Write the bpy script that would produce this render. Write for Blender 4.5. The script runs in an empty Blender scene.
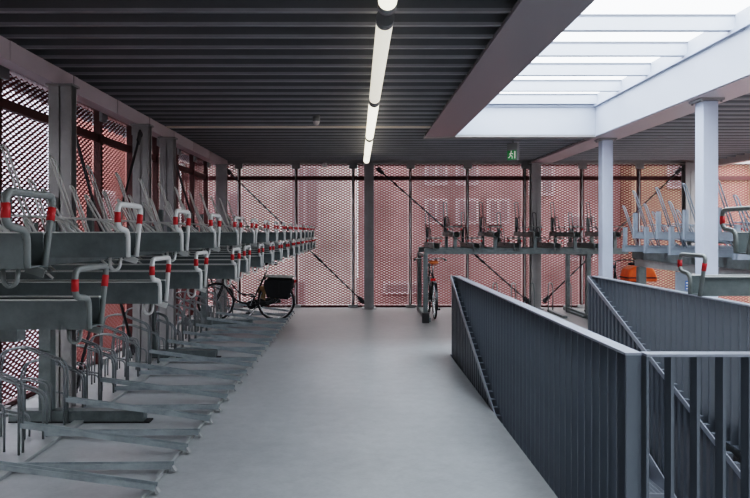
import bpy, bmesh, math, random
from mathutils import Vector, Matrix
random.seed(7)
PI = math.pi
V = Vector
C = bpy.context.scene.collection
ORD = ['zeroth', 'first', 'second', 'third', 'fourth', 'fifth', 'sixth', 'seventh', 'eighth', 'ninth', 'tenth', 'eleventh',
       'twelfth', 'thirteenth', 'fourteenth', 'fifteenth', 'sixteenth', 'seventeenth', 'eighteenth', 'nineteenth', 'twentieth',
       'twenty-first', 'twenty-second', 'twenty-third', 'twenty-fourth', 'twenty-fifth', 'twenty-sixth', 'twenty-seventh',
       'twenty-eighth', 'twenty-ninth', 'thirtieth']

# ------------------------------------------------------------------ materials
def mat(name, col, rough=0.5, metal=0.0, var=0.0, scale=6.0, spec=0.5, stretch=(1, 1, 1)):
    m = bpy.data.materials.new(name); m.use_nodes = True
    nt = m.node_tree; b = nt.nodes['Principled BSDF']
    b.inputs['Base Color'].default_value = (*col, 1)
    b.inputs['Roughness'].default_value = rough
    b.inputs['Metallic'].default_value = metal
    b.inputs['Specular IOR Level'].default_value = spec
    if var > 0:
        tc = nt.nodes.new('ShaderNodeTexCoord'); mp = nt.nodes.new('ShaderNodeMapping')
        mp.inputs['Scale'].default_value = stretch
        nz = nt.nodes.new('ShaderNodeTexNoise'); nz.inputs['Scale'].default_value = scale; nz.inputs['Detail'].default_value = 6
        nz.inputs['Roughness'].default_value = 0.65
        rp = nt.nodes.new('ShaderNodeValToRGB')
        rp.color_ramp.elements[0].position = 0.3; rp.color_ramp.elements[1].position = 0.72
        rp.color_ramp.elements[0].color = (*[c * (1 - var) for c in col], 1)
        rp.color_ramp.elements[1].color = (*[min(1, c * (1 + var)) for c in col], 1)
        nt.links.new(tc.outputs['Object'], mp.inputs['Vector']); nt.links.new(mp.outputs['Vector'], nz.inputs['Vector'])
        nt.links.new(nz.outputs['Fac'], rp.inputs['Fac']); nt.links.new(rp.outputs['Color'], b.inputs['Base Color'])
        mr = nt.nodes.new('ShaderNodeMapRange')
        mr.inputs['To Min'].default_value = max(0.05, rough - 0.08); mr.inputs['To Max'].default_value = min(1, rough + 0.08)
        nt.links.new(nz.outputs['Fac'], mr.inputs['Value']); nt.links.new(mr.outputs['Result'], b.inputs['Roughness'])
    return m

M = {}
def floor_mat():
    m = bpy.data.materials.new('concrete_floor'); m.use_nodes = True
    nt = m.node_tree; b = nt.nodes['Principled BSDF']
    b.inputs['Roughness'].default_value = 0.33; b.inputs['Specular IOR Level'].default_value = 0.42
    tc = nt.nodes.new('ShaderNodeTexCoord')
    def noise(sc, st, det, lo, hi):
        mp = nt.nodes.new('ShaderNodeMapping'); mp.inputs['Scale'].default_value = st
        nz = nt.nodes.new('ShaderNodeTexNoise'); nz.inputs['Scale'].default_value = sc; nz.inputs['Detail'].default_value = det
        mr = nt.nodes.new('ShaderNodeMapRange'); mr.inputs['From Min'].default_value = .25; mr.inputs['From Max'].default_value = .75
        mr.inputs['To Min'].default_value = lo; mr.inputs['To Max'].default_value = hi
        nt.links.new(tc.outputs['Object'], mp.inputs['Vector']); nt.links.new(mp.outputs['Vector'], nz.inputs['Vector'])
        nt.links.new(nz.outputs['Fac'], mr.inputs['Value']); return mr.outputs['Result']
    a = noise(1.1, (1, .8, 1), 3, .88, 1.10); c = noise(9, (1, 1, 1), 8, .92, 1.08); d = noise(60, (.5, 1, 1), 3, .93, 1.07)
    p = nt.nodes.new('ShaderNodeMath'); p.operation = 'MULTIPLY'; nt.links.new(a, p.inputs[0]); nt.links.new(c, p.inputs[1])
    q = nt.nodes.new('ShaderNodeMath'); q.operation = 'MULTIPLY'; nt.links.new(p.outputs[0], q.inputs[0]); nt.links.new(d, q.inputs[1])
    v = nt.nodes.new('ShaderNodeVectorMath'); v.operation = 'SCALE'; v.inputs[0].default_value = (0.345, 0.356, 0.358)
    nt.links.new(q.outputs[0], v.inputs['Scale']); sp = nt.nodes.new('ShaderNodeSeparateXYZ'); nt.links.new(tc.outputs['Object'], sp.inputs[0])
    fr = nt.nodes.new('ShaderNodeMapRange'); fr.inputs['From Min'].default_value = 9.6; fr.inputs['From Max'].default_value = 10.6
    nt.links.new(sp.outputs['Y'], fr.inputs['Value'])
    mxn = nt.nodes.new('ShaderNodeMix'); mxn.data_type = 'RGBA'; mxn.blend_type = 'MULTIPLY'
    mxn.inputs[7].default_value = (0.66, 0.60, 0.575, 1)  # far floor: browner pour past the joint, plus painted-in reflection of the red wall
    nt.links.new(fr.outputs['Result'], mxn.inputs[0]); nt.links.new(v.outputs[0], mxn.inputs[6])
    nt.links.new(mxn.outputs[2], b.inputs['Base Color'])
    return m
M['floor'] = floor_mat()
M['slab'] = mat('concrete_dark', (0.09, 0.09, 0.095), 0.8, 0, 0.2, 3)
M['deck'] = mat('roof_deck_grey', (0.135, 0.138, 0.146), 0.34, 0.0, 0.08, 2.0)
M['lip'] = mat('roof_deck_lip_lit', (0.30, 0.30, 0.315), 0.35, 0.1, 0.12, 2.0)  # lighter than the deck: light caught on the rib edges, painted in
M['deckstrip'] = mat('deck_joint_strip_lit', (0.85, 0.74, 0.66), 0.4, 0.0)  # deck joint: caught light and pink reflection put into its pale colour
M['soffit'] = mat('soffit_plate', (0.25, 0.24, 0.26), 0.27, 0.1)
M['mauve'] = mat('edge_beam_mauve', (0.55, 0.48, 0.505), 0.35, 0.05, 0.06, 1.5)
M['column'] = mat('column_grey', (0.33, 0.32, 0.315), 0.45, 0.2, 0.15, 2.5)
M['colwhite'] = mat('column_pale', (0.50, 0.54, 0.64), 0.4, 0.0, 0.05, 2.0)
M['white'] = mat('skylight_white', (0.50, 0.53, 0.60), 0.4, 0, 0.03, 1.5)
M['gasket'] = mat('glazing_gasket', (0.16, 0.17, 0.2), 0.5)
M['mesh'] = mat('expanded_metal_red', (0.155, 0.022, 0.024), 0.5, 0.0, 0.12, 2.0)
M['mullion'] = mat('mullion_red_brown', (0.075, 0.014, 0.013), 0.45, 0.1, 0.2, 3)
M['rod'] = mat('bright_steel_rod', (0.88, 0.86, 0.86), 0.35, 0.0)
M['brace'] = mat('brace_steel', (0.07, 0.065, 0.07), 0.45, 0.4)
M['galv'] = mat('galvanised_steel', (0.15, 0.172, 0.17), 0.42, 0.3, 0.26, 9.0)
M['galvskylit'] = mat('galvanised_skylit', (0.30, 0.345, 0.40), 0.42, 0.2, 0.14, 9.0)  # same steel as the other trays, bluish sky light put into its colour
M['galvrail'] = mat('galvanised_floor_rail', (0.33, 0.37, 0.38), 0.4, 0.3, 0.22, 9.0)
M['galvlight'] = mat('galvanised_tube', (0.36, 0.375, 0.37), 0.36, 0.4, 0.12, 12.0)
M['galvhoop'] = mat('galvanised_hoop', (0.20, 0.215, 0.22), 0.38, 0.35, 0.12, 12.0)
M['rodlight'] = mat('galvanised_rod_bright', (0.60, 0.60, 0.57), 0.38, 0.15, 0.12, 12.0)
M['handle'] = mat('handle_pale_grey', (0.58, 0.58, 0.56), 0.4, 0.1, 0.05, 10)
M['shaded'] = mat('handle_shaded_grey', (0.20, 0.215, 0.205), 0.45, 0.2, 0.1, 10)  # copy of the handle grey with shade painted in, for shaded and backlit trays
M['red'] = mat('red_band', (0.45, 0.018, 0.02), 0.45)
M['rail'] = mat('railing_blue_grey', (0.125, 0.142, 0.160), 0.42, 0.25, 0.08, 3)
M['railtop'] = mat('railing_top_grey', (0.30, 0.32, 0.36), 0.33, 0.4, 0.06, 3)
M['stair'] = mat('stair_steel', (0.26, 0.28, 0.31), 0.5, 0.3, 0.1, 4)
M['dark'] = mat('black_rubber', (0.012, 0.012, 0.013), 0.6)
M['black'] = mat('black_paint', (0.014, 0.014, 0.016), 0.3)
M['fabric'] = mat('black_fabric', (0.016, 0.016, 0.018), 0.85, 0, 0.3, 30)
M['chrome'] = mat('chrome', (0.6, 0.6, 0.6), 0.22, 0.9)
M['orangesaddle'] = mat('tan_leather', (0.50, 0.13, 0.03), 0.5, 0, 0.15, 20)
M['orange'] = mat('orange_fabric', (0.80, 0.12, 0.010), 0.5, 0, 0.15, 8)
M['lid'] = mat('pannier_lid_grey', (0.42, 0.40, 0.37), 0.6, 0, 0.1, 15)
M['tan'] = mat('tan_coat_guard', (0.42, 0.27, 0.12), 0.6, 0, 0.15, 15)
M['redlens'] = mat('red_reflector', (0.5, 0.01, 0.01), 0.25)
M['sticker'] = mat('blue_sticker', (0.07, 0.18, 0.50), 0.4)
M['paper'] = mat('white_sticker', (0.8, 0.82, 0.85), 0.5)
M['green'] = mat('sign_green', (0.01, 0.30, 0.07), 0.4)
M['signbox'] = mat('sign_box_grey', (0.20, 0.20, 0.20), 0.5)
M['dome'] = mat('pale_dome', (0.62, 0.55, 0.55), 0.25)
def glow(name, col, s):
    m = bpy.data.materials.new(name); m.use_nodes = True
    b = m.node_tree.nodes['Principled BSDF']
    b.inputs['Base Color'].default_value = (0.8, 0.78, 0.7, 1)
    b.inputs['Emission Color'].default_value = (*col, 1); b.inputs['Emission Strength'].default_value = s
    return m
M['tube'] = glow('lit_diffuser', (1.0, 0.94, 0.76), 0.95)
M['tubedim'] = glow('dim_diffuser', (1.0, 0.94, 0.78), 0.42)
M['signglow'] = glow('sign_pictogram', (0.8, 1.0, 0.75), 0.1)
M['signgreen'] = glow('sign_green_lit', (0.02, 0.45, 0.08), 0.05)
g = bpy.data.materials.new('roof_glass'); g.use_nodes = True
nt = g.node_tree; nt.nodes.remove(nt.nodes['Principled BSDF'])
tr = nt.nodes.new('ShaderNodeBsdfTransparent'); tr.inputs['Color'].default_value = (0.96, 0.98, 1, 1)
gl = nt.nodes.new('ShaderNodeBsdfGlossy'); gl.inputs['Roughness'].default_value = 0.05
mx = nt.nodes.new('ShaderNodeMixShader'); mx.inputs['Fac'].default_value = 0.06
nt.links.new(tr.outputs[0], mx.inputs[1]); nt.links.new(gl.outputs[0], mx.inputs[2])
nt.links.new(mx.outputs[0], nt.nodes['Material Output'].inputs['Surface'])
M['glass'] = g
# exterior
M['pale'] = mat('render_pale', (0.40, 0.31, 0.295), 0.9, 0, 0.5, 0.35)
M['brick'] = mat('brick_red', (0.27, 0.165, 0.16), 0.9, 0, 0.5, 0.4)
M['tanwall'] = mat('render_tan', (0.28, 0.17, 0.12), 0.9, 0, 0.4, 0.5)
M['redwall'] = mat('render_red', (0.22, 0.085, 0.075), 0.9, 0, 0.4, 0.4)
M['whitewall'] = mat('render_white', (0.50, 0.48, 0.55), 0.9, 0, 0.3, 0.4)
M['winframe'] = mat('window_frame_white', (0.38, 0.28, 0.28), 0.6)
M['pane'] = mat('window_pane', (0.19, 0.13, 0.135), 0.3)
M['street'] = mat('street_paving', (0.17, 0.13, 0.125), 0.9, 0, 0.3, 0.4)

# ------------------------------------------------------------------ mesh helpers
class MB:
    def __init__(self): self.v = []; self.f = []; self.s = []
    def add(self, verts, faces, smooth=False):
        k = len(self.v); self.v += [tuple(p) for p in verts]
        self.f += [tuple(i + k for i in fc) for fc in faces]; self.s += [smooth] * len(faces)
        return self
    def box(self, x0, x1, y0, y1, z0, z1):
        return self.add([(x0, y0, z0), (x1, y0, z0), (x1, y1, z0), (x0, y1, z0), (x0, y0, z1), (x1, y0, z1), (x1, y1, z1), (x0, y1, z1)],
                        [(3, 2, 1, 0), (4, 5, 6, 7), (0, 1, 5, 4), (1, 2, 6, 5), (2, 3, 7, 6), (3, 0, 4, 7)])
    def bar(self, a, b, w, h, up=(0, 0, 1)):
        a, b = V(a), V(b); d = (b - a).normalized(); s = d.cross(V(up)).normalized(); u = s.cross(d)
        vs = []
        for p in (a, b):
            for i, j in ((-1, -1), (1, -1), (1, 1), (-1, 1)): vs.append(p + s * (i * w / 2) + u * (j * h / 2))
        return self.add(vs, [(0, 1, 2, 3), (7, 6, 5, 4), (0, 4, 5, 1), (1, 5, 6, 2), (2, 6, 7, 3), (3, 7, 4, 0)])
    def tube(self, pts, r, n=8, closed=False, fillet=0.0, caps=True):
        pts = [V(p) for p in pts]
        if fillet: pts = round_path(pts, fillet)
        rr = r if isinstance(r, (list, tuple)) else [r] * len(pts)
        N = len(pts); up = None; vs = []
        for i, p in enumerate(pts):
            if closed: t = (pts[(i + 1) % N] - pts[i - 1])
            else: t = pts[min(i + 1, N - 1)] - pts[max(i - 1, 0)]
            t.normalize()
            if up is None:
                up = V((0, 0, 1)) if abs(t.z) < 0.9 else V((1, 0, 0))
            s = t.cross(up).normalized(); up = s.cross(t).normalized()
            for k in range(n):
                a = 2 * PI * k / n
                vs.append(p + (s * math.cos(a) + up * math.sin(a)) * rr[i])
        fs = []
        for i in range(N if closed else N - 1):
            j = (i + 1) % N
            for k in range(n):
                l = (k + 1) % n
                fs.append((i * n + k, j * n + k, j * n + l, i * n + l))
        self.add(vs, fs, True)
        if caps and not closed:
            b = len(self.v) - N * n
            self.f += [tuple(b + k for k in range(n)), tuple(b + (N - 1) * n + n - 1 - k for k in range(n))]; self.s += [False, False]
        return self
    def ring(self, c, R, r, axis='y', n=36, m=8):
        pts = []
        for k in range(n):
            a = 2 * PI * k / n
            u, w = R * math.cos(a), R * math.sin(a)
            pts.append({'y': V((c[0] + u, c[1], c[2] + w)), 'x': V((c[0], c[1] + u, c[2] + w)), 'z': V((c[0] + u, c[1] + w, c[2]))}[axis])
        ax = {'y': V((0, 1, 0)), 'x': V((1, 0, 0)), 'z': V((0, 0, 1))}[axis]
        vs = []; cc = V(c)
        for p in pts:
            d = (p - cc).normalized()
            for k in range(m):
                a = 2 * PI * k / m
                vs.append(p + d * (r * math.cos(a)) + ax * (r * math.sin(a)))
        fs = []
        for i in range(n):
            for k in range(m):
                fs.append((i * m + k, ((i + 1) % n) * m + k, ((i + 1) % n) * m + (k + 1) % m, i * m + (k + 1) % m))
        return self.add(vs, fs, True)
    def ell(self, c, r, n=16, m=10):
        vs = [(c[0], c[1], c[2] - r[2])]
        for i in range(1, m):
            t = PI * i / m
            for k in range(n):
                a = 2 * PI * k / n
                vs.append((c[0] + r[0] * math.sin(t) * math.cos(a), c[1] + r[1] * math.sin(t) * math.sin(a), c[2] - r[2] * math.cos(t)))
        vs.append((c[0], c[1], c[2] + r[2])); L = len(vs) - 1
        fs = [(0, 1 + (k + 1) % n, 1 + k) for k in range(n)]
        for i in range(m - 2):
            for k in range(n):
                fs.append((1 + i * n + k, 1 + i * n + (k + 1) % n, 1 + (i + 1) * n + (k + 1) % n, 1 + (i + 1) * n + k))
        fs += [(1 + (m - 2) * n + k, 1 + (m - 2) * n + (k + 1) % n, L) for k in range(n)]
        return self.add(vs, fs, True)
    def prism(self, poly, axis, a, b):
        """extrude a 2D polygon; axis x: poly=(y,z), axis y: poly=(x,z)"""
        P = (lambda u, w, t: (t, u, w)) if axis == 'x' else ((lambda u, w, t: (u, t, w)) if axis == 'y' else (lambda u, w, t: (u, w, t)))
        n = len(poly)
        vs = [P(u, w, a) for u, w in poly] + [P(u, w, b) for u, w in poly]
        fs = [(k, (k + 1) % n, n + (k + 1) % n, n + k) for k in range(n)] + [tuple(range(n)), tuple(range(2 * n - 1, n - 1, -1))]
        return self.add(vs, fs)
    def build(self, name, m, parent=None, bevel=0.0):
        me = bpy.data.meshes.new(name); me.from_pydata(self.v, [], self.f)
        bm = bmesh.new(); bm.from_mesh(me); bmesh.ops.recalc_face_normals(bm, faces=bm.faces)
        bm.to_mesh(me); bm.free()
        for p, s in zip(me.polygons, self.s): p.use_smooth = s
        me.materials.append(m)
        o = bpy.data.objects.new(name, me); C.objects.link(o)
        if parent: o.parent = parent
        if bevel:
            md = o.modifiers.new('Bevel', 'BEVEL'); md.width = bevel; md.segments = 2; md.limit_method = 'ANGLE'
        return o

def round_path(pts, r, n=5):
    out = [pts[0]]
    for i in range(1, len(pts) - 1):
        a, p, b = pts[i - 1], pts[i], pts[i + 1]
        d1, d2 = (a - p), (b - p)
        q = min(r, d1.length * 0.48, d2.length * 0.48)
        s, e = p + d1.normalized() * q, p + d2.normalized() * q
        for k in range(n + 1):
            t = k / n
            out.append(s * (1 - t) ** 2 + p * (2 * t * (1 - t)) + e * t ** 2)
    out.append(pts[-1])
    return out

def tag(o, label=None, cat=None, group=None, kind=None):
    if label: o['label'] = label
    if cat: o['category'] = cat
    if group: o['group'] = group
    if kind: o['kind'] = kind
    return o
def thing(name, label, cat, loc=(0, 0, 0), rz=0.0, group=None, kind=None):
    o = bpy.data.objects.new(name, None); C.objects.link(o); o.empty_display_size = 0.1
    o.location = loc; o.rotation_euler = (0, 0, rz)
    return tag(o, label, cat, group, kind)
def copy_tree(o, parent=None):
    c = o.copy(); C.objects.link(c)
    if parent: c.parent = parent
    for ch in list(o.children): copy_tree(ch, c)
    return c
def dup(root, loc, rz, label, group=None):
    c = copy_tree(root); c.location = loc; c.rotation_euler = (0, 0, rz); c['label'] = label
    if group: c['group'] = group
    return c
def link_copy(src, parent, loc=(0, 0, 0), rz=0.0):
    c = src.copy(); C.objects.link(c); c.parent = parent; c.location = loc; c.rotation_euler = (0, 0, rz)
    return c

# ------------------------------------------------------------------ dimensions
XL, XR, YB, YF = -3.2, 9.6, 14.9, -4.0         # mesh walls
ZC = 3.09                                        # underside of roof deck
VX0, VX1, VY0, VY1 = 1.21, 3.145, 3.25, 9.15     # stair opening
SX0, SX1, SY1, SY0 = 1.50, 3.66, 10.75, -2.0    # skylight opening

# ------------------------------------------------------------------ floor
b = MB()
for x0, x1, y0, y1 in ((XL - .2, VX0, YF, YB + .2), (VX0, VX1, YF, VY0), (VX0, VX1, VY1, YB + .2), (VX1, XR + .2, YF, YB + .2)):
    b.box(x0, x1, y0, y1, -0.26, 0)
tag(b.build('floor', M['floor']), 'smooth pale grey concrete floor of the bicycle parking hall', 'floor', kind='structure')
b = MB().box(XL - .2, XR + .2, YF, YB + .2, -3.5, -3.3)
tag(b.build('floor_lower', M['slab']), 'dark concrete floor at the bottom of the stair opening', 'floor', kind='structure')
b = MB().box(XL - .4, XL - .2, YF, YB, -3.5, -.26).box(XR + .2, XR + .4, YF, YB, -3.5, -.26).box(XL, XR, YB, YB + .2, -3.5, -.26)
tag(b.build('wall_lower', M['slab']), 'concrete walls of the level below the stair opening', 'wall', kind='structure')

# ------------------------------------------------------------------ ceiling : corrugated deck, ribs along x
PITCH = 0.315
LIPS = []
def deck(mb, x0, x1, y0, y1):
    prof = []
    n0 = math.floor(y0 / PITCH); n1 = math.ceil(y1 / PITCH)
    for k in range(n0, n1):
        base = k * PITCH
        for dy, dz in ((0, .022), (.004, .0), (.030, .0), (.034, .022), (.150, .030), (.180, .125), (.285, .125)):
            y = base + dy
            if y0 <= y <= y1: prof.append((y, ZC + dz))
    prof = [(y0, ZC + .125)] + prof + [(y1, ZC + .125)]
    vs = [(x0, y, z) for y, z in prof] + [(x1, y, z) for y, z in prof]; n = len(prof)
    f0 = len(mb.f)
    mb.add(vs, [(k, k + 1, n + k + 1, n + k) for k in range(n - 1)])
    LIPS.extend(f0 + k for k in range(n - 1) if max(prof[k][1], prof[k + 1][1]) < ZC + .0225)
    mb.box(x0, x1, y0, y1, ZC + .14, ZC + .17)
b = MB()
deck(b, XL - .5, SX0 - .01, YF, YB + .9)  # deck runs past the back wall as an added eave against sky light
deck(b, SX0 - .01, SX1 + .01, SY1 + .02, YB + .9)
deck(b, SX1 + .01, 7.55, YF, YB + .9)
b.box(SX0, SX1, YF, SY0, ZC, ZC + .1)
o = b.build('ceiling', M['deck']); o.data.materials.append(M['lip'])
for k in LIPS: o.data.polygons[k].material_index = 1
tag(o, 'dark grey ribbed steel roof deck', 'ceiling', kind='structure')
b = MB().box(XL + .5, 1.04, 9.90, 9.965, ZC - .012, ZC + .01)
tag(b.build('trim_1', M['deckstrip']), 'thin pale metal strip across the dark ceiling', 'trim', kind='structure')
b = MB().box(1.04, 1.50, YF, SY1, ZC - .03, ZC + .01)
tag(b.build('trim_2', M['soffit']), 'shiny grey soffit plate along the left edge of the skylight', 'trim', kind='structure')
b = MB().box(3.68, 4.12, YF, YB, ZC - .03, ZC + .01)
tag(b.build('trim_3', M['mauve']), 'mauve steel beam soffit above the pale columns', 'trim', kind='structure')
b = MB().box(1.04, 3.68, SY1 - .0, SY1 + .2, ZC - .03, ZC + .005)
tag(b.build('trim_4', M['column']), 'dark cross beam soffit at the far end of the skylight', 'trim', kind='structure')
b = MB().box(-2.84, -2.70, YF, YB - .3, ZC - .16, ZC - .001)
for k in range(16): b.box(-2.70, -2.692, YF + .9 + k * 1.22, YF + 1.0 + k * 1.22, ZC - .16, ZC - .002)
tag(b.build('trim_5', M['mauve']), 'mauve grey edge beam running above the left wall', 'trim', kind='structure')
b = MB().box(XL, XR, YB - .12, YB + .08, ZC - .05, ZC + .10)
tag(b.build('trim_6', M['column']), 'grey header beam along the top of the back mesh wall', 'trim', kind='structure')
b = MB().box(XL - .06, XL + .06, YF, YB, ZC - .02, ZC + .14)
tag(b.build('trim_8', M['mullion']), 'dark header along the top of the left mesh wall', 'trim', kind='structure')
b = MB().box(7.5, 7.62, YF, YB - .2, ZC - .11, ZC + .2)
tag(b.build('trim_7', M['dome']), 'pale edge beam at the far right end of the roof', 'trim', kind='structure')

# ------------------------------------------------------------------ skylight
sk = thing('skylight', 'large white framed rooflight with glazing bars above the stair', 'skylight', (2.5, 4.4, ZC), kind='structure')
off = V((-2.5, -4.4, -ZC))
def skb(mb, name, m, bevel=0.0):
    mb.v = [tuple(V(p) + off) for p in mb.v]
    return mb.build(name, m, sk, bevel)
skb(MB().box(SX0 - .06, SX1 + .06, SY1, SY1 + .05, ZC - .0, ZC + .62).box(SX1, SX1 + .05, SY0, SY1, ZC - .02, ZC + .62)
    .box(SX0 - .06, SX0, SY0, SY1, ZC + .0, ZC + .62).box(SX0, SX1, SY0 - .05, SY0, ZC, ZC + .62), 'curb', M['white'])
skb(MB().box(SX0, SX1, SY1 - .03, SY1, ZC + .43, ZC + .46).box(SX1 - .035, SX1, SY0, SY1 - .03, ZC + .43, ZC + .465), 'ledge', M['colwhite'])
for k in range(14):
    y = 10.70 - .972 * k
    if y > SY0 + .1:
        o = skb(MB().box(SX0, SX1, y - .035, y + .035, ZC + .465, ZC + .60), 'glazing_bar', M['white'])
        o = skb(MB().box(SX0, SX1, y - .045, y + .045, ZC + .601, ZC + .618), 'gasket', M['gasket'])
skb(MB().box(SX0 - .06, SX1 + .05, SY0 - .05, SY1 + .05, ZC + .622, ZC + .634), 'glass', M['glass'])

# ------------------------------------------------------------------ expanded metal walls
LWD, SWD = 0.11, 0.055
NB = 11; BAY = NB * LWD                    # 1.21
NR = 55; MH = NR * SWD                     # 2.97
def expanded(name):
    """one bay of expanded metal in the local xz plane, x 0..BAY, z 0..MH"""
    vs = []; fs = []
    hx, hz = LWD / 2, SWD / 2; sx, sz, d = .60, .46, -.005
    def cell(cx, cz):
        k = len(vs)
        vs.extend([(cx - hx, 0, cz), (cx, 0, cz - hz), (cx + hx, 0, cz), (cx, 0, cz + hz)])
        vs.extend([(cx - hx * sx, 0, cz), (cx, -d, cz - hz * sz), (cx + hx * sx, 0, cz), (cx, d, cz + hz * sz)])
        fs.extend([(k, k + 1, k + 5, k + 4), (k + 1, k + 2, k + 6, k + 5), (k + 2, k + 3, k + 7, k + 6), (k + 3, k, k + 4, k + 7)])
    for j in range(NR):
        for i in range(NB): cell((i + .5) * LWD, (j + .5) * SWD)
        if j < NR - 1:
            for i in range(NB - 1): cell((i + 1) * LWD, (j + 1) * SWD)
    mb = MB(); mb.add(vs, fs)
    me = bpy.data.meshes.new(name); me.from_pydata(mb.v, [], mb.f); me.materials.append(M['mesh'])
    return me
MESHME = expanded('mesh_panel')
def wall(name, label, origin, rz, bays, rods, cat='wall'):
    """local x runs along the wall, local -y is the inside"""
    w = thing(name, label, cat, origin, rz, kind='structure')
    for i in range(bays):
        o = bpy.data.objects.new('mesh_panel', MESHME); C.objects.link(o); o.parent = w; o.location = (i * BAY, 0, .04)
    post = MB().box(-.033, .033, -.10, -.012, .0, MH + .06)
    br = MB().box(-.085, .085, -.14, -.10, MH - .09, MH + .02).box(-.10, .10, -.15, -.10, 0, .07)
    p0 = b0 = r0 = None
    for i in range(bays + 1):
        if p0 is None:
            p0 = post.build('mullion', M['mullion'], w); b0 = br.build('bracket', M['column'], p0)
            p0.location = (0, 0, 0)
            if rods: r0 = MB().tube([(-.008, -.122, .09), (-.008, -.122, MH - .1)], .014, 8).build('rod', M['rod'], p0)
        else:
            c = copy_tree(p0, w); c.location = (i * BAY, 0, 0)
    MB().box(0, bays * BAY, -.075, -.015, 2.70, 2.785).build('girt', M['mullion'], w)
    MB().box(0, bays * BAY, -.03, .03, 0, .045).build('sill', M['mullion'], w)
    return w
# back wall: a mullion falls on x = -0.12 ; inside faces -y
wall('wall_back', 'red expanded metal mesh wall closing the far end of the hall', (-.12 - 3 * BAY + .04, YB, 0), 0, 11, True)
# left wall: runs along y, inside faces +x  -> rotate +90: local x -> +y, local -y -> +x
wall('wall_left', 'dark red expanded metal mesh wall behind the left rack', (XL, 8.5 - 10 * BAY, 0), PI / 2, 15, False)
wall('wall_right', 'red expanded metal mesh wall beyond the right racks', (XR, YB - .1, 0), -PI / 2, 15, False)
b = MB().box(XL - .2, XR + .2, YF - .2, YF, 0, ZC + .6)
tag(b.build('wall_front', M['slab']), 'plain dark wall behind the viewpoint', 'wall', kind='structure')

# ------------------------------------------------------------------ steel columns
def hcol(label, x, y, ztop, w=.2, d=.2, group=None, alongx=True):
    t = thing('steel_column', label, 'column', (x, y, 0), 0, group)
    m = MB(); ft = .018
    # flanges face +-y (seen as flat faces from the hall end) or +-x
    if alongx:
        m.box(-w / 2, w / 2, -d / 2, -d / 2 + ft, 0, ztop).box(-w / 2, w / 2, d / 2 - ft, d / 2, 0, ztop).box(-.006, .006, -d / 2, d / 2, 0, ztop)
    else:
        m.box(-w / 2, -w / 2 + ft, -d / 2, d / 2, 0, ztop).box(w / 2 - ft, w / 2, -d / 2, d / 2, 0, ztop).box(-w / 2, w / 2, -.006, .006, 0, ztop)
    m.build('shaft', M['column'], t)
    MB().box(-w / 2 - .05, w / 2 + .05, -d / 2 - .05, d / 2 + .05, 0, .02).build('base_plate', M['column'], t)
    MB().box(-w / 2 - .02, w / 2 + .02, -d / 2 - .02, d / 2 + .02, ztop - .02, ztop).build('cap_plate', M['column'], t)
    return t
LC = [6.315, 8.655, 9.825, 13.725]
for y, nm in zip(LC, ('nearest of the four along left mesh wall', 'second of the four along left mesh wall', 'third of the four along left mesh wall', 'in far left corner of the hall')):
    hcol('grey steel H column ' + nm, -2.655, y, ZC - .165, .2, .13, 'columns along the left wall')
BC = [.25, 3.72, 6.92]
for x, nm in zip(BC, ('standing alone in the middle of the back wall', 'behind the racks beside the green exit sign', 'behind the racks at the right of the back wall')):
    hcol('grey steel H column ' + nm, x, 14.62, ZC - .055, .2, .2, 'columns before the back wall')
def boxcol(label, x, y):
    t = thing('pale_column', label, 'column', (x, y, 0), 0, 'pale columns beside the stair')
    w, d = .165, .19; zt = ZC - .03
    MB().box(-w / 2, w / 2, -d / 2, d / 2, .02, zt - .025).build('shaft', M['colwhite'], t, .008)
    MB().box(-.14, .14, -.15, .15, 0, .02).build('base_plate', M['colwhite'], t)
    m = MB().box(-.13, .13, -.14, .14, zt - .024, zt)
    for i in (-1, 1):
        for j in (-1, 1): m.tube([(i * .105, j * .115, zt - .045), (i * .105, j * .115, zt - .02)], .014, 6)
    m.build('cap_plate', M['column'], t)
boxcol('pale blue-grey box column under the far corner of the skylight', 3.90, 10.98)
boxcol('pale blue-grey box column nearer the viewer in front of the right rack', 3.86, 7.73)

# braces
def brace(label, a, bb, r=.014):
    a, bb = V(a), V(bb)
    t = thing('brace_rod', label, 'brace', (a + bb) / 2, 0, 'diagonal wind braces')
    o = (a + bb) / 2; d = (bb - a).normalized()
    MB().tube([a - o, bb - o], r, 8).build('rod', M['brace'], t)
    for p, q in ((a, d), (bb, -d)):
        m = MB(); u = d.cross(V((0, 0, 1))).normalized()
        m.bar(p - o - q * .0, p - o + q * .17, .02, .085).bar(p - o + q * .02, p - o + q * .06, .045, .045)
        m.build('gusset', M['brace'], t)
    MB().tube([(bb - o) * .35 - d * .11, (bb - o) * .35 + d * .11], .024, 8).build('turnbuckle', M['brace'], t)
brace('diagonal brace rod on the back wall left of the middle column', (-2.75, 14.585, 2.93), (.15, 14.585, .12))
brace('diagonal brace rod on the back wall right of the middle column', (.42, 14.585, 2.93), (3.60, 14.585, .12))
brace('diagonal brace rod rising rightwards behind the right rack', (6.76, 14.585, 2.93), (3.88, 14.585, .14))
brace('diagonal brace descending from the nearest left column', (-2.70, 6.50, 2.81), (-2.70, 8.48, .14), .017)
brace('diagonal brace descending from the second left column towards viewer', (-2.62, 8.48, 2.81), (-2.62, 6.50, .14), .014)
brace('diagonal brace descending from the third left column', (-2.66, 10.0, 2.81), (-2.66, 13.55, .14), .017)

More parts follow.
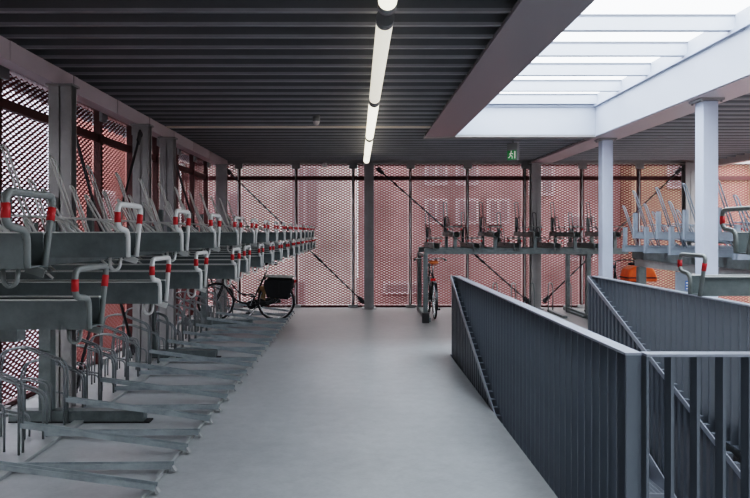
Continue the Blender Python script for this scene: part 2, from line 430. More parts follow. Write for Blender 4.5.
# ------------------------------------------------------------------ bicycle trays (two tier rack)
TL = 1.66
def make_tray(cm, tm, lm, hm):
    t = thing('bicycle_tray', 'tray', 'bicycle rack tray')
    h, w, th = .085, .052, .005
    prof = [(-w - .014, h), (-w, h), (-w, .0), (w, .0), (w, h), (w + .014, h), (w + .014, h - th), (w + th, h - th), (w - 0 + th, -th), (-w - th, -th), (-w - th, h - th), (-w - .014, h - th)]
    MB().prism(prof, 'x', 0, -TL).build('channel', cm, t)
    MB().box(-TL, 0, -w - .015, -w + .003, h, h + .004).box(-TL, 0, w - .003, w + .015, h, h + .004).build('rim', lm, t)
    hd = MB().tube([(.004, -.046, -.004), (.004, -.048, .092), (.004, -.155, .104), (.004, -.155, .186), (.004, .108, .186), (.004, .050, -.004)], .0102, 8, fillet=.032).build('handle', hm, t)
    MB().tube([(.004, -.155, .122), (.004, -.155, .158)], .0114, 8).build('red_band', M['red'], hd)
    a, c = V((.004, .108, .186)), V((.004, .050, -.004))
    MB().tube([a.lerp(c, .17), a.lerp(c, .36)], .0114, 8).build('red_band', M['red'], hd)
    hk = MB().tube([(-.03, -.02, -.004), (-.035, -.02, -.045), (-.055, -.02, -.055), (-.07, -.02, -.04), (-.07, -.02, -.004)], .006, 6, fillet=.02)
    hk.build('hook', hm, t)
    MB().bar((-.03, .02, -.007), (.018, .02, -.022), .022, .004, (0, 1, 0)).build('tongue', hm, t)
    MB().box(-TL, -TL + .05, -.03, .03, 0, .37).build('stanchion', cm, t)
    for s in (1,):
        MB().tube([(-1.42, -.034, .0), (-TL + .02, -.034, .66), (-TL - .005, -.03, .70), (-TL - .005, .03, .70), (-TL + .02, .034, .66), (-1.42, .034, .0)], .0085, 6, fillet=.03).build('wheel_hoop', tm, t)
    MB().tube([(-1.16, -.045, .0), (-1.36, -.04, .36), (-1.38, -.02, .39), (-1.38, .02, .39), (-1.36, .04, .36), (-1.16, .045, .0)], .0085, 6, fillet=.03).build('wheel_hoop', tm, t)
    MB().tube([(-.78, -.056, .05), (-.92, -.056, .17), (-1.42, -.056, .20)], .008, 6, fillet=.06).tube([(-.78, .056, .05), (-.92, .056, .17), (-1.42, .056, .20)], .008, 6, fillet=.06).build('guide_loop', tm, t)
    return t
ZU, ZL = 1.512, 1.302
proto = make_tray(M['galv'], M['rodlight'], M['rodlight'], M['handle']); used = [False]
shaded = make_tray(M['galv'], M['rodlight'], M['rodlight'], M['shaded']); shaded_used = [False]
pale = make_tray(M['galvskylit'], M['galvskylit'], M['galvskylit'], M['handle']); pale_used = [False]
backlit_p = make_tray(M['galv'], M['brace'], M['galv'], M['shaded']); back_used = [False]  # backlit rack: darker hoop and handle colours stand in for the shade
def tray(x, y, z, rz, label, group):
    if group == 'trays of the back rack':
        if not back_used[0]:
            back_used[0] = True; backlit_p.location = (x, y, z); backlit_p.rotation_euler = (0, 0, rz); backlit_p['label'] = label; backlit_p['group'] = group; return backlit_p
        return dup(backlit_p, (x, y, z), rz, label, group)
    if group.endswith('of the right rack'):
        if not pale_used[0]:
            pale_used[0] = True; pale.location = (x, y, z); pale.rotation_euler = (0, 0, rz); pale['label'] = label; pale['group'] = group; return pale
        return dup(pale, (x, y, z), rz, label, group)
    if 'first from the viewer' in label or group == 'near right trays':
        if not shaded_used[0]:
            shaded_used[0] = True; shaded.location = (x, y, z); shaded.rotation_euler = (0, 0, rz); shaded['label'] = label; shaded['group'] = group; return shaded
        return dup(shaded, (x, y, z), rz, label, group)
    if not used[0]:
        used[0] = True; proto.location = (x, y, z); proto.rotation_euler = (0, 0, rz); proto['label'] = label; proto['group'] = group; return proto
    return dup(proto, (x, y, z), rz, label, group)
XT = -.84
for k in range(16):
    y = 1.82 + .78 * k
    if y < 14.2:
        lab = 'upper-row grey bicycle tray, %s from the viewer in the left wall rack' % ORD[k + 1]
        tray(XT, y, ZU, 0, lab, 'upper trays of the left rack')
    y = 2.23 + .78 * k
    if y < 14.2:
        lab = 'lower-row grey bicycle tray, %s from the viewer in the left wall rack' % ORD[k + 1]
        tray(XT + (.05 if k == 3 else 0), y, ZL, 0, lab, 'lower trays of the left rack')
for k in range(10):
    hi = k % 2 == 1
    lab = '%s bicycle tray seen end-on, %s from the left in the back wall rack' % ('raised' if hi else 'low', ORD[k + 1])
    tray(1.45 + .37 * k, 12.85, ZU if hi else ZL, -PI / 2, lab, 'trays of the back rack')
for k in range(5):
    lab = 'pale lower tray of right rack with square post, %s from the back' % ORD[k + 1]
    tray(4.13 + TL, 10.85 - .8 * k, ZL, 0, lab, 'lower trays of the right rack')
    if k < 4:
        lab = 'pale upper tray of right rack with square post, %s from the back' % ORD[k + 1]
        tray(4.13 + TL, 10.45 - .8 * k, ZU, 0, lab, 'upper trays of the right rack')
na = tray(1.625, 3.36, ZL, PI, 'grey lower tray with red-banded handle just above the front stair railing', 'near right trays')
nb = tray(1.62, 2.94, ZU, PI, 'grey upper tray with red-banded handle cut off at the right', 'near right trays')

for q in (na, nb):
    for ch in list(q.children):
        if ch.name.startswith(('hook', 'tongue')): bpy.data.objects.remove(ch)

# ------------------------------------------------------------------ rack frames
def rack_frame(label, loc, rz, length, posts, plate=None):
    """local: x=0 tray end at aisle (trays run to -TL); y from 0 to length"""
    t = thing('rack_frame', label, 'rack frame', loc, rz)
    xp = -TL - .12
    for y in posts:
        m = MB().box(xp - .05, xp + .05, y - .05, y + .05, .10, 1.222)
        p = m.build('post', M['galv'], t)
        MB().box(-TL - .42, -.95, y - .055, y + .055, .012, .10).build('foot', M['galv'], p)
        MB().box(-TL - .42, -.90, y - .06, y + .06, 0, .012).build('foot_pad', M['dark'], p)
        MB().box(xp + .05, -.55, y - .035, y + .035, 1.15, 1.222).build('arm', M['galv'], t)
        MB().box(-.78, -.72, y - .025, y + .025, 1.296, 1.432).build('spacer', M['galv'], t)
    MB().box(-.80, -.70, 0, length, 1.222, 1.296).build('lower_beam', M['galv'], t)
    MB().box(-1.42, -1.32, 0, length, 1.222, 1.296).build('lower_beam', M['galv'], t)
    MB().box(-.80, -.70, 0, length, 1.432, 1.506).build('upper_beam', M['galv'], t)
    return t
rack_frame('galvanised two-tier frame carrying the trays along the left wall', (XT, 1.5, 0), 0, 12.7, (1.4, 4.42, 7.42, 10.52))
# back rack: aisle side faces -y
t = thing('rack_frame', 'grey two-tier frame of the rack against the back wall', 'rack frame', (1.27, 12.95, 0))
MB().box(-.02, 3.75, 0, .07, 1.19, 1.296).build('lower_beam', M['galv'], t)
MB().box(-.02, 3.75, 1.27, 1.34, 1.19, 1.296).build('lower_beam', M['galv'], t)
for k in range(1, 10, 2):
    xx = .18 + .37 * k
    for ya in (.0, 1.27): MB().box(xx - .03, xx + .03, ya, ya + .06, 1.296, 1.506).build('riser', M['galv'], t)
for x in (.0, 3.02):
    p = MB().box(x - .04, x + .04, .0, .09, .08, 1.19).build('post', M['galv'], t)
    MB().box(x - .04, x + .04, -.55, 1.5, .0, .08).build('foot', M['galv'], p)
    MB().box(x - .12, x + .0, -.66, -.55, .0, .17).build('end_cap', M['dark'], p)
    MB().box(x - .04, x + .04, 1.27, 1.34, .08, 1.19).build('post', M['galv'], t)
    MB().box(x - .03, x + .03, .09, 1.27, 1.15, 1.19).build('arm', M['galv'], t)
# right rack: trays run +x from 4.13; handles face away
t = thing('rack_frame', 'pale frame with posts and long beam under the right rack', 'rack frame', (4.5, 7.3, 0))
MB().box(-.02, .07, 0, 4.0, 1.05, 1.17).build('lower_beam', M['galvlight'], t)
MB().box(.95, 1.05, 0, 4.0, 1.17, 1.296).build('lower_beam', M['galv'], t)
MB().box(-.06, .06, 0, 4.0, 1.17, 1.296).build('lower_rail', M['galv'], t)
MB().box(.72, .80, 0, 4.0, 1.432, 1.506).build('upper_beam', M['galv'], t)
for y in (.55, 3.78):
    p = MB().box(-.06, .06, y - .05, y + .05, .08, 1.05).build('post', M['galv'], t)
    MB().box(.95, 1.05, y - .05, y + .05, .08, 1.17).build('post', M['galv'], t)
    MB().box(-.35, 1.4, y - .05, y + .05, 0, .08).build('foot', M['galv'], p)
    MB().box(.74, .78, y - .03, y + .03, 1.19, 1.432).box(.06, .95, y - .03, y + .03, 1.19, 1.25).build('spacer', M['galv'], t)
q = MB().box(-.11, .11, 2.34, 2.36, .62, 1.05).build('plate', M['galvskylit'], t)
s = MB().box(.02, .09, 2.330, 2.338, .80, .93).build('sticker', M['sticker'], q)
sm = MB()
for k in range(3): sm.box(.028, .082, 2.326, 2.3295, .812 + k * .04, .83 + k * .04)
sm.build('sticker_marks', M['paper'], q)
# near right rack, mostly out of frame
t = thing('rack_frame', 'galvanised frame holding the two nearest trays at right', 'rack frame', (3.24, 2.75, 0))
MB().box(-.80, -.70, -.6, .72, 1.222, 1.296).box(-.80, -.70, -.6, .30, 1.432, 1.506).build('beam', M['galv'], t)
MB().box(-.79, -.71, -.25, -.15, .08, 1.222).box(-.78, -.72, -.23, -.17, 1.29, 1.44).build('post', M['galv'], t)
MB().box(-1.2, -.1, -.26, -.14, 0, .08).build('foot', M['galv'], t)

# ------------------------------------------------------------------ floor rails of the left rack
def make_rail(high):
    t = thing('floor_wheel_rail', 'rail', 'floor rail')
    z0 = .205 if high else .032
    L = 1.20
    a, c = V((0, 0, .042)), V((-L, 0, z0))
    m = MB(); d = (c - a).normalized()
    # U channel along the slope
    m.bar(a - V((0, 0, .008)), c - V((0, 0, .008)), .056, .006)
    for s in (-1, 1): m.bar(a + V((0, s * .028, .006)), c + V((0, s * .028, .006)), .005, .034)
    m.build('channel', M['galvrail'], t)
    MB().prism([(.0, .012), (.025, .012), (.0, .045)], 'y', -.022, .022).build('end_plate', M['galvlight'], t)
    zz = z0 + .01
    pts = [(-L, -.03, .0 if not high else .0), (-L, -.03, zz + .30), (-L - .34, -.03, zz + .43), (-L - .52, -.03, zz + .40), (-L - .56, -.028, zz + .2), (-L - .56, -.028, 0.0)]
    hp = MB().tube(pts, .0095, 6, fillet=.07)
    pts2 = [(x, -y, z) for x, y, z in pts]
    hp.tube(pts2, .0095, 6, fillet=.07)
    hp.build('wheel_hoop', M['galvhoop'], t)
    MB().tube([(-L - .14, -.04, 0), (-L - .14, -.04, zz + .13), (-L - .36, -.04, zz + .17), (-L - .36, -.04, 0)], .0085, 6, fillet=.05).tube(
        [(-L - .14, .04, 0), (-L - .14, .04, zz + .13), (-L - .36, .04, zz + .17), (-L - .36, .04, 0)], .0085, 6, fillet=.05).build('guide_hoop', M['galvhoop'], t)
    return t
hi_p = make_rail(True); lo_p = make_rail(False); first = {True: True, False: True}
cnt = {True: 0, False: 0}
for k in range(27):
    y = 3.49 + .39 * k; high = k % 2 == 0; src = hi_p if high else lo_p
    cnt[high] += 1
    lab = '%s floor rail, %s of its kind from the viewer under the left rack' % ('sloping galvanised' if high else 'flat galvanised', ORD[cnt[high]])
    grp = 'sloping floor rails' if high else 'flat floor rails'
    if first[high]:
        first[high] = False; src.location = (-1.225, y, 0); src['label'] = lab; src['group'] = grp
    else: dup(src, (-1.225, y, 0), 0, lab, grp)
tag(MB().box(-1.30, -1.275, 3.2, 13.9, 0, .03).box(-1.30, -1.262, 3.2, 13.9, 0, .006).build('floor_bar', M['galvlight']), 'thin galvanised angle bar on the floor under the aisle ends of the rails', 'bar', 'long floor bars')
tag(MB().box(-2.37, -2.29, 3.2, 13.9, 0, .022).build('floor_bar', M['galvlight']), 'long flat galvanised bar on the floor under the wall ends of the rails', 'bar', 'long floor bars')
# low hoops of the back rack
hoop = None
for k in range(9):
    x = 2.02 + .37 * k
    lab = 'thin steel wheel hoop standing on the floor, %s from the left under back rack' % ORD[k + 1]
    if hoop is None:
        hoop = thing('floor_wheel_hoop', lab, 'wheel hoop', (x, 14.0, 0), 0, 'wheel hoops of the back rack')
        MB().tube([(-.045, 0, 0), (-.045, 0, .50), (-.03, .0, .58), (.03, 0, .58), (.045, 0, .50), (.045, 0, 0)], .010, 6, fillet=.04).build('hoop', M['galv'], hoop)
        MB().box(-.04, .04, -1.0, .1, 0, .04).build('channel', M['galv'], hoop)
    else: dup(hoop, (x, 14.0, 0), 0, lab)

# ------------------------------------------------------------------ stair railings
ZR = 1.03
BALU = MB().box(-.036, .036, -.007, .007, -.14, ZR - .012)
def level_rail(label, p, q, name='stair_railing', end=True):
    p, q = V(p), V(q); d = q - p; L = d.length; rz = math.atan2(d.y, d.x) - PI / 2
    t = thing(name, label, 'railing', p, rz)                # local y runs along
    MB().box(-.040, .040, 0, L, ZR - .012, ZR).build('top_bar', M['railtop'], t)
    MB().box(-.030, .030, .01, L - .01, -.155, -.14).build('bottom_bar', M['rail'], t)
    MB().box(-.036, .036, 0, .012, -.14, ZR - .012).build('end_plate', M['rail'], t)
    MB().box(-.036, .036, L - .012, L, -.14, ZR - .012).build('end_plate', M['rail'], t)
    n = round(L / .121); o = None
    for k in range(1, n):
        if o is None: o = BALU.build('baluster', M['rail'], t); o.location = (0, L * k / n, 0)
        else: link_copy(o, t, (0, L * k / n, 0))
    return t
level_rail('dark blue-grey finned railing along left side of the stair opening', (1.305, 3.3, 0), (1.305, 9.1, 0))
level_rail('blue-grey finned railing along the far right side of the stair', (3.09, 3.3, 0), (3.09, 9.1, 0))
t = level_rail('dark finned railing across the near end of the stair, front right', (1.35, 3.3, 0), (3.045, 3.3, 0))
SL = .36
def slope_rail(label, x):
    t = thing('stair_handrail', label, 'handrail', (x, 9.1, 0))
    L = 5.7
    MB().bar((-.020, 0, ZR - .02), (-.020, -L, ZR - .02 - SL * L), .012, .05).build('hand_bar', M['railtop'], t)
    n = round(L / .121); o = None
    for k in range(n):
        y = -.03 - k * .121; z = SL * y
        if o is None:
            o = MB().box(-.014, .022, -.03, .03, -.02, ZR + .012).build('baluster', M['rail'], t); o.location = (0, y, z)
        else: link_copy(o, t, (0, y, z))
    return t
slope_rail('sloping handrail descending inside the left stair railing', 1.242)
slope_rail('sloping handrail descending with the stair along its far side', 3.015)

# ------------------------------------------------------------------ stair
st = thing('staircase', 'steel stair with grated treads descending into the floor opening', 'staircase', (2.165, 9.1, 0))
tr0 = None
g_ = MB(); w2 = .78
for i in range(15): g_.box(-w2, w2, -.40 + i * .028, -.40 + i * .028 + .005, -.03, 0)
for i in range(35): g_.box(-w2 + i * (2 * w2 / 34) - .0025, -w2 + i * (2 * w2 / 34) + .0025, -.40, 0, -.02, -.002)
g_.box(-w2, w2, -.41, -.40, -.045, 0).box(-w2, w2, 0, .008, -.045, 0)
for k in range(20):
    y, z = -.41 * k, -.41 * SL * (k + 1)
    if tr0 is None: tr0 = g_.build('tread', M['stair'], st); tr0.location = (0, y, z)
    else: link_copy(tr0, st, (0, y, z))
for s in (-1, 1):
    MB().bar((s * (w2 + .012), .1, -.02), (s * (w2 + .012), -8.2, -.02 - SL * 8.3), .012, .26).build('stringer', M['railtop'], st)

# ------------------------------------------------------------------ luminaires
def luminaire(label, y0, y1, m, rings=()):
    t = thing('ceiling_light', label, 'ceiling light', (.18, (y0 + y1) / 2, 2.96), 0, 'tube lights along the ceiling')
    h = (y1 - y0) / 2
    MB().tube([(0, -h + .10, 0), (0, h - .10, 0)], .056, 16).build('diffuser', m, t)
    for s in (-1, 1):
        MB().tube([(0, s * (h - .10), 0), (0, s * h, 0)], .059, 16).build('end_cap', M['signbox'], t)
        MB().box(-.02, .02, s * h * .7 - .02, s * h * .7 + .02, .05, .13).build('bracket', M['signbox'], t)
    for r in rings: MB().tube([(0, r, 0), (0, r + .03, 0)], .0585, 16).build('ring', M['signbox'], t)
luminaire('lit tube light nearest the viewer, cut by the top of the photo', .8, 4.22, M['tube'])
luminaire('dimmer tube light, second from the viewer along the ceiling', 4.42, 7.22, M['tubedim'])
luminaire('bright tube light, third from the viewer along the ceiling', 7.22, 10.05, M['tube'], ())
luminaire('tube light at the far end of the ceiling row', 10.05, 13.4, M['tube'], (.4,))
t = thing('ceiling_camera', 'small dark ceiling camera with pale dome left of the tube lights', 'camera', (-.52, 8.95, ZC))
MB().tube([(0, 0, -.004), (0, 0, -.075)], .048, 14).build('housing', M['signbox'], t)
MB().ell((0, 0, -.08), (.044, .044, .05)).build('dome', M['dome'], t)
t = thing('motion_sensor', 'small pale dome sensor under the header of the back wall', 'sensor', (-.68, 14.68, ZC))
MB().box(-.05, .05, -.04, .04, -.05, -.001).build('mount', M['column'], t)
MB().ell((0, 0, -.075), (.06, .06, .055)).build('dome', M['dome'], t)
# exit sign
t = thing('exit_sign', 'hanging green emergency exit sign with running figure below the ceiling', 'exit sign', (2.52, 11.3, ZC), math.radians(-52))
MB().box(-.10, .10, -.03, .03, -.34, -.06).build('housing', M['signbox'], t)
MB().tube([(0, 0, -.002), (0, 0, -.07)], .012, 8).build('hanger', M['signbox'], t)
MB().box(-.09, .09, -.036, -.031, -.325, -.175).build('face', M['green'], t)
pm = MB()
pm.ell((-.005, -.039, -.192), (.012, .004, .012), 10, 6)
for a, c in (((-.01, -.205), (-.02, -.25)), ((-.02, -.25), (.015, -.275)), ((.015, -.275), (.01, -.31)), ((-.02, -.25), (-.05, -.29)), ((-.05, -.29), (-.07, -.285)), ((-.01, -.215), (.03, -.235)), ((-.012, -.215), (-.045, -.235))):
    pm.bar((a[0], -.039, a[1]), (c[0], -.039, c[1]), .004, .014, (0, -1, 0) if False else (0, 0, 1) if abs(a[0] - c[0]) > .001 else (1, 0, 0))
pm.box(.055, .078, -.041, -.037, -.31, -.19)
pm.build('pictogram', M['signglow'], t)

# ------------------------------------------------------------------ bicycles
def bicycle(label, loc, rz, style, group=None):
    """local +x is forward; origin on the ground between the wheels"""
    t = thing('bicycle', label, 'bicycle', loc, rz, group)
    R = .335; rh, fh = V((-.54, 0, .345)), V((.54, 0, .345)); bb = V((-.09, 0, .29))
    D = style.get('dutch')
    st_top = V((-.33, 0, .80)) if D else V((-.24, 0, .80)); seat = V((-.41, 0, 1.0)) if D else V((-.30, 0, 1.0)); ht, hb = V((.37, 0, .93)), V((.42, 0, .70))
    steer = math.radians(style.get('steer', 0))
    fm = M['black']
    m = MB()
    m.tube([bb, st_top], .016).tube([hb, ht], .019)
    if style.get('dutch'):
        m.tube([hb + V((-.005, 0, .03)), (.32, 0, .52), (.17, 0, .35), bb], .019, 8, fillet=.12)
        m.tube([ht + V((.01, 0, -.06)), (.27, 0, .66), (.08, 0, .46), (-.14, 0, .48)], .014, 8, fillet=.14)
    else:
        m.tube([hb + V((-.005, 0, .03)), bb], .018).tube([ht + V((.012, 0, -.06)), st_top + V((.01, 0, -.03))], .015)
    for s in (-1, 1):
        m.tube([bb + V((0, s * .03, 0)), rh + V((0, s * .06, 0))], .010, 6)
        m.tube([st_top + V((0, s * .015, -.03)), rh + V((0, s * .06, 0))], .009, 6)
    m.build('frame', fm, t)
    MB().tube([st_top, seat], .0125, 8).build('seat_post', M['chrome'], t)
    # saddle
    sd = MB()
    rows = [(-.14, .085, 0.0), (-.10, .095, .012), (-.02, .075, .012), (.05, .038, .006), (.12, .022, .0), (.145, .012, -.01)]
    vs = []; n = 8
    for x, w, dz in rows:
        for k in range(n):
            a = 2 * PI * k / n
            vs.append((seat.x + x, w * math.cos(a), seat.z + .03 + dz + (.028 if math.sin(a) > 0 else .03) * math.sin(a)))
    fs = []
    for i in range(len(rows) - 1):
        for k in range(n): fs.append((i * n + k, i * n + (k + 1) % n, (i + 1) * n + (k + 1) % n, (i + 1) * n + k))
    fs += [tuple(range(n)), tuple(range(len(rows) * n - 1, (len(rows) - 1) * n - 1, -1))]
    sd.add(vs, fs, True).build('saddle', style.get('saddle', M['fabric']), t)
    # wheels
    def wheel(c, parent, rot=0.0):
        w = MB().ring((0, 0, 0), R - .012, .019, 'y', 40, 8).build('wheel', M['dark'], parent)
        w.location = c; w.rotation_euler = (0, 0, rot)
        k2 = MB().ring((0, 0, 0), R - .036, .011, 'y', 40, 6)
        k2.build('rim', M['chrome'], w)
        s = MB()
        for k in range(28):
            a = 2 * PI * k / 28
            s.bar((0, .025 * (1 if k % 2 else -1), 0), ((R - .035) * math.cos(a), 0, (R - .035) * math.sin(a)), .0026, .0026, (0, 1, 0))
        s.tube([(0, -.045, 0), (0, .045, 0)], .022, 10)
        s.build('spokes', M['chrome'], w)
    wheel(rh, t)
    # fork, bars and front wheel turn together about the head tube
    wheel(fh, t, steer)
    f = MB(); dd = V((math.cos(steer), math.sin(steer), 0)); sdv = V((-math.sin(steer), math.cos(steer), 0))
    for s in (-1, 1): f.tube([hb + sdv * (s * .045), hb + dd * .02 + V((0, 0, -.12)) + sdv * (s * .05), fh + sdv * (s * .05)], .011, 6)
    f.bar(hb - sdv * .05, hb + sdv * .05, .03, .03)
    f.build('fork', fm, t)
    h = MB(); top = ht + V((-.02, 0, .12))
    h.tube([ht, top], .013)
    back = -.14 if style.get('dutch') else -.03
    lg = [top + dd * .05, top + dd * .06 + sdv * .14 + V((0, 0, .03)), top + dd * back * .3 + sdv * .27 + V((0, 0, .03)), top + dd * (back - .10) + sdv * .31]
    rg = [top + dd * .05, top + dd * .06 - sdv * .14 + V((0, 0, .03)), top + dd * back * .3 - sdv * .27 + V((0, 0, .03)), top + dd * (back - .10) - sdv * .31]
    h.tube(lg, .011, 8, fillet=.05).tube(rg, .011, 8, fillet=.05)
    hb_ = h.build('handlebar', M['chrome'] if not style.get('dutch') else M['black'], t)
    for e in (lg, rg):
        MB().tube([e[-2].lerp(e[-1], .15), e[-1]], .019, 8).build('grip', M['dark'], hb_)
    MB().ell(ht + V((.06, 0, .02)), (.035, .035, .035), 10, 8).build('headlamp', M['black'], t)
    # drive
    c = MB().ring(bb + V((0, -.045, 0)), .085, .006, 'y', 24, 6)
    c.bar(bb + V((0, -.06, 0)), bb + V((.06, -.07, -.16)), .012, .02, (0, 1, 0)).bar(bb + V((0, .06, 0)), bb + V((-.06, .07, .16)), .012, .02, (0, 1, 0))
    c.tube([bb + V((0, -.07, 0)), bb + V((0, .07, 0))], .018, 8)
    cr = c.build('crankset', M['chrome'], t)
    MB().box(bb.x + .01, bb.x + .11, -.16, -.07, bb.z - .175, bb.z - .15).build('pedal', M['dark'], cr)
    MB().box(bb.x - .11, bb.x - .01, .07, .16, bb.z + .15, bb.z + .175).build('pedal', M['dark'], cr)
    # mudguards
    for cc, a0, a1, rt in ((rh, 20, 200, 0), (fh, 30, 190, steer)):
        pts = []
        mg = MB(); vs = []; nseg = 18
        for i in range(nseg + 1):
            a = math.radians(a0 + (a1 - a0) * i / nseg); rr = R + .022
            for s in (-1, 1):
                q = V((rr * math.cos(a), 0, rr * math.sin(a)))
                vs.append(cc + V((q.x * math.cos(rt), q.x * math.sin(rt), q.z)) + (sdv if rt else V((0, 1, 0))) * (s * .026))
        mg.add(vs, [(2 * i, 2 * i + 1, 2 * i + 3, 2 * i + 2) for i in range(nseg)], True)
        mg.build('mudguard', M['black'], t)
    if style.get('dutch'):
        MB().prism([(-.62, .38), (-.50, .42), (-.10, .37), (.0, .33), (.0, .24), (-.10, .20), (-.50, .30), (-.62, .32)], 'y', -.066, -.046).build('chain_case', M['black'], t)
        MB().prism([(-.54, .40), (-.30, .50), (-.24, .62), (-.42, .66), (-.60, .62)], 'y', .03, .036).prism([(-.34, .36), (-.22, .42), (-.20, .60), (-.36, .64)], 'y', -.036, -.03).build('coat_guard', M['tan'], t)
        MB().tube([bb + V((-.12, .03, 0)), (-.02, .16, .02)], .012, 8).tube([bb + V((-.12, -.03, 0)), (-.02, -.16, .02)], .012, 8).build('kickstand', M['chrome'], t)
    if style.get('carrier', True):
        cm = MB()
        for s in (-1, 1):
            cm.tube([(-.20, s * .05, .735), (-.86, s * .06, .735)], .007, 6).tube([(-.80, s * .06, .735), rh + V((0, s * .07, 0))], .006, 6)
        for k in range(5): cm.tube([(-.30 - k * .12, -.06, .735), (-.30 - k * .12, .06, .735)], .006, 6)
        cm.build('carrier', M['black'], t)
    if style.get('bags'):
        bm_ = style['bags']
        p1 = MB()
        for s in (-1, 1):
            y0, y1 = (.075, .20) if s > 0 else (-.20, -.075)
            p1.prism([(-.40, .44), (-.78, .40), (-.86, .70), (-.84, .745), (-.36, .745), (-.34, .66)], 'y', y0, y1)
        p1.box(-.84, -.38, -.075, .075, .745, .775)
        pb = p1.build('pannier', bm_, t, .02)
        MB().prism([(-.86, .775), (-.36, .795), (-.36, .825), (-.87, .80)], 'y', -.20, .20).build('lid', style.get('lid', bm_), pb, .012)
        MB().box(-.62, -.60, -.207, -.200, .50, .70).box(-.62, -.60, .200, .207, .50, .70).box(-.865, -.855, -.19, .19, .60, .63).build('strap', M['dark'], pb)
    if style.get('crate'):
        cb = MB().prism([(-.24, .76), (.24, .76), (.25, .84), (.22, .97), (.12, 1.02), (-.14, 1.02), (-.20, .96), (-.26, .82)], 'x', -.90, -.52).build('box_bag', style['crate'], t, .03)
        MB().box(-.905, -.515, -.262, .262, .815, .835).build('strap', M['dark'], cb)
    MB().box(-.90 if style.get('carrier', True) else -.33, -.875 if style.get('carrier', True) else -.30, -.045, .045, .69, .735).build('rear_light', M['redlens'], t)
    return t
bicycle('black step-through city bicycle with pannier bags parked under left rack', (-2.0, 12.62, 0), PI, dict(dutch=True, bags=M['fabric'], lid=M['lid'], steer=24))
bicycle('dark bicycle with tan saddle seen from behind at the back rack', (1.42, 13.36, 0), PI / 2, dict(saddle=M['orangesaddle'], carrier=False))
bicycle('bicycle with bright orange box bag behind the far stair railing', (4.83, 12.72, 0), PI / 2, dict(crate=M['orange'], dutch=True))
bicycle('black bicycle mostly hidden under the near end of right rack', (4.62, 8.35, 0), 0, dict(dutch=True))

# ------------------------------------------------------------------ outside
tag(MB().box(-60, 70, -40, 80, -3.9, -3.6).build('street', M['street']), 'pale street paving outside the hall', 'street', kind='structure')
def building(name, label, x0, x1, y0, y1, zt, wm, wins, face):
    t = thing(name, label, 'building', ((x0 + x1) / 2, (y0 + y1) / 2, -3.6))
    o = V(((x0 + x1) / 2, (y0 + y1) / 2, -3.6))
    b = MB().box(x0, x1, y0, y1, -3.6, zt); b.v = [tuple(V(p) - o) for p in b.v]; b.build('wall', wm, t)
    b = MB().box(x0, x1, y0 - .2, y1 + .2, zt, zt + .4); b.v = [tuple(V(p) - o) for p in b.v]; b.build('roof', M['winframe'], t)
    f0 = p0 = None
    for u, z, w, h in wins:
        fm = MB(); pm = MB()
        if face == 'y':
            fm.box(u, u + w, y0 - .08, y0 - .001, z, z + h)
            pm.box(u + .12, u + w / 2 - .05, y0 - .10, y0 - .081, z + .12, z + h - .12).box(u + w / 2 + .05, u + w - .12, y0 - .10, y0 - .081, z + .12, z + h - .12)
        else:
            fm.box(x1 + .001, x1 + .08, u, u + w, z, z + h)
            pm.box(x1 + .081, x1 + .10, u + .12, u + w / 2 - .05, z + .12, z + h - .12).box(x1 + .081, x1 + .10, u + w / 2 + .05, u + w - .12, z + .12, z + h - .12)
        for q in (fm, pm): q.v = [tuple(V(p) - o) for p in q.v]
        f = fm.build('window', M['winframe'], t); pm.build('pane', M['pane'], f)
building('apartment_building', 'pale pink building behind left part of the back mesh wall', -8.2, .0, 27, 36, 5.6, M['pale'],
         [(-5.6, 1.0, 1.3, 2.2), (-2.6, 1.6, 1.2, 2.6), (-7.6, -2.2, 1.8, 2.4), (-3.3, -2.4, 1.4, 2.2)], 'y')
building('brick_building', 'red brick building with white windows behind the middle of the back mesh wall', 0.05, 10.15, 27, 38, 5.2, M['brick'],
         [(2.6, 1.9, .9, 1.0), (3.8, 1.9, .9, 1.0), (5.0, 1.9, .9, 1.0), (2.6, 3.4, .9, 1.0), (3.8, 3.4, .9, 1.0), (6.6, 3.0, 1.0, 1.6), (1.0, -.8, 2.0, .5), (8.0, .5, 1.2, 1.8)], 'y')
building('tan_building', 'tan brown building behind the right part of the back mesh wall', 10.2, 26, 26, 36, 5.4, M['tanwall'],
         [(11.5, 3.2, 1.6, 1.2), (14.6, 2.8, 1.5, 2.0), (17.5, .0, 1.8, 2.0)], 'y')
building('white_building', 'white building glimpsed through the nearer part of the left mesh wall', -22, -8.5, 0, 20.5, 9.5, M['whitewall'],  # raised and moved close to block sky light from the left
         [(4, 0, 2, 2.2), (8, 0, 2, 2.2), (12, 0, 2, 2.2), (17.6, .4, 1.6, 1.6)], 'x')
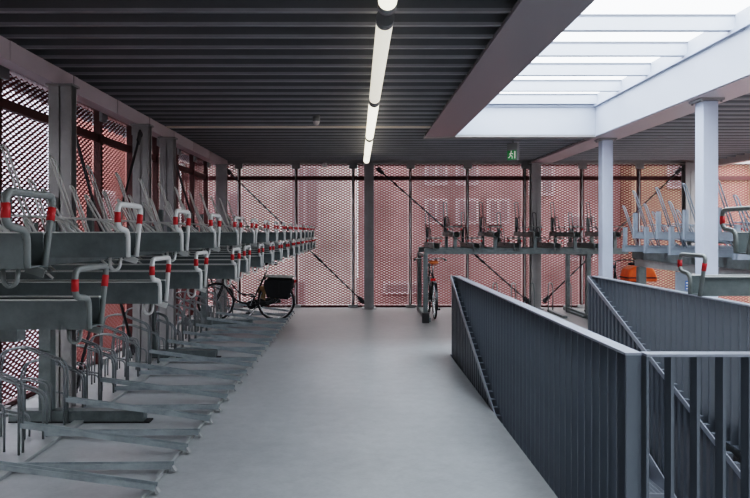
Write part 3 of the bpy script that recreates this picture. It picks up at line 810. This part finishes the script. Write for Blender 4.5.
building('added_red_building', 'dark red building added to dim the view through the farther part of the left mesh wall', -22, -8.5, 21, 60, 9.0, M['redwall'],  # added to darken the far left mesh and block sky light there
         [(23, 1, 1.4, 2.0), (28, 1, 1.4, 2.0), (34, 1, 1.4, 2.0)], 'x')

# ------------------------------------------------------------------ light
w = bpy.data.worlds.new('World'); bpy.context.scene.world = w; w.use_nodes = True
bg = w.node_tree.nodes['Background']; bg.inputs['Color'].default_value = (0.90, 0.95, 1.0, 1); 
wn = w.node_tree; tcw = wn.nodes.new('ShaderNodeTexCoord'); sp = wn.nodes.new('ShaderNodeSeparateXYZ'); mrw = wn.nodes.new('ShaderNodeMapRange')
mrw.inputs['From Min'].default_value = 0; mrw.inputs['From Max'].default_value = 1      # overcast sky: zenith brighter than horizon
mrw.inputs['To Min'].default_value = 2.1; mrw.inputs['To Max'].default_value = 5.2
wn.links.new(tcw.outputs['Generated'], sp.inputs[0]); wn.links.new(sp.outputs['Z'], mrw.inputs['Value']); wn.links.new(mrw.outputs['Result'], bg.inputs['Strength'])
pl = bpy.data.lights.new('skylight_portal', 'AREA'); pl.shape = 'RECTANGLE'; pl.size = SX1 - SX0; pl.size_y = SY1 - SY0
po = bpy.data.objects.new('skylight_portal', pl); C.objects.link(po); po.location = ((SX0 + SX1) / 2, (SY0 + SY1) / 2, ZC + .66)
pl.cycles.is_portal = True
sc = bpy.context.scene
sc.view_settings.view_transform = 'Filmic'; sc.view_settings.look = 'High Contrast'; sc.view_settings.exposure = 1.05
sc.cycles.use_denoising = True
sc.cycles.max_bounces = 8; sc.cycles.diffuse_bounces = 4; sc.cycles.transparent_max_bounces = 12
sc.cycles.sample_clamp_indirect = 6

# ------------------------------------------------------------------ camera
cd = bpy.data.cameras.new('camera'); co = bpy.data.objects.new('camera', cd); C.objects.link(co)
co.location = (0, 0, 1.6); co.rotation_euler = (PI / 2, 0, 0)
cd.sensor_width = 36; cd.lens = 36 * 700 / 750; cd.shift_x = 18 / 750; cd.shift_y = -17 / 750
cd.clip_end = 300; cd.clip_start = 0.05
sc.camera = co
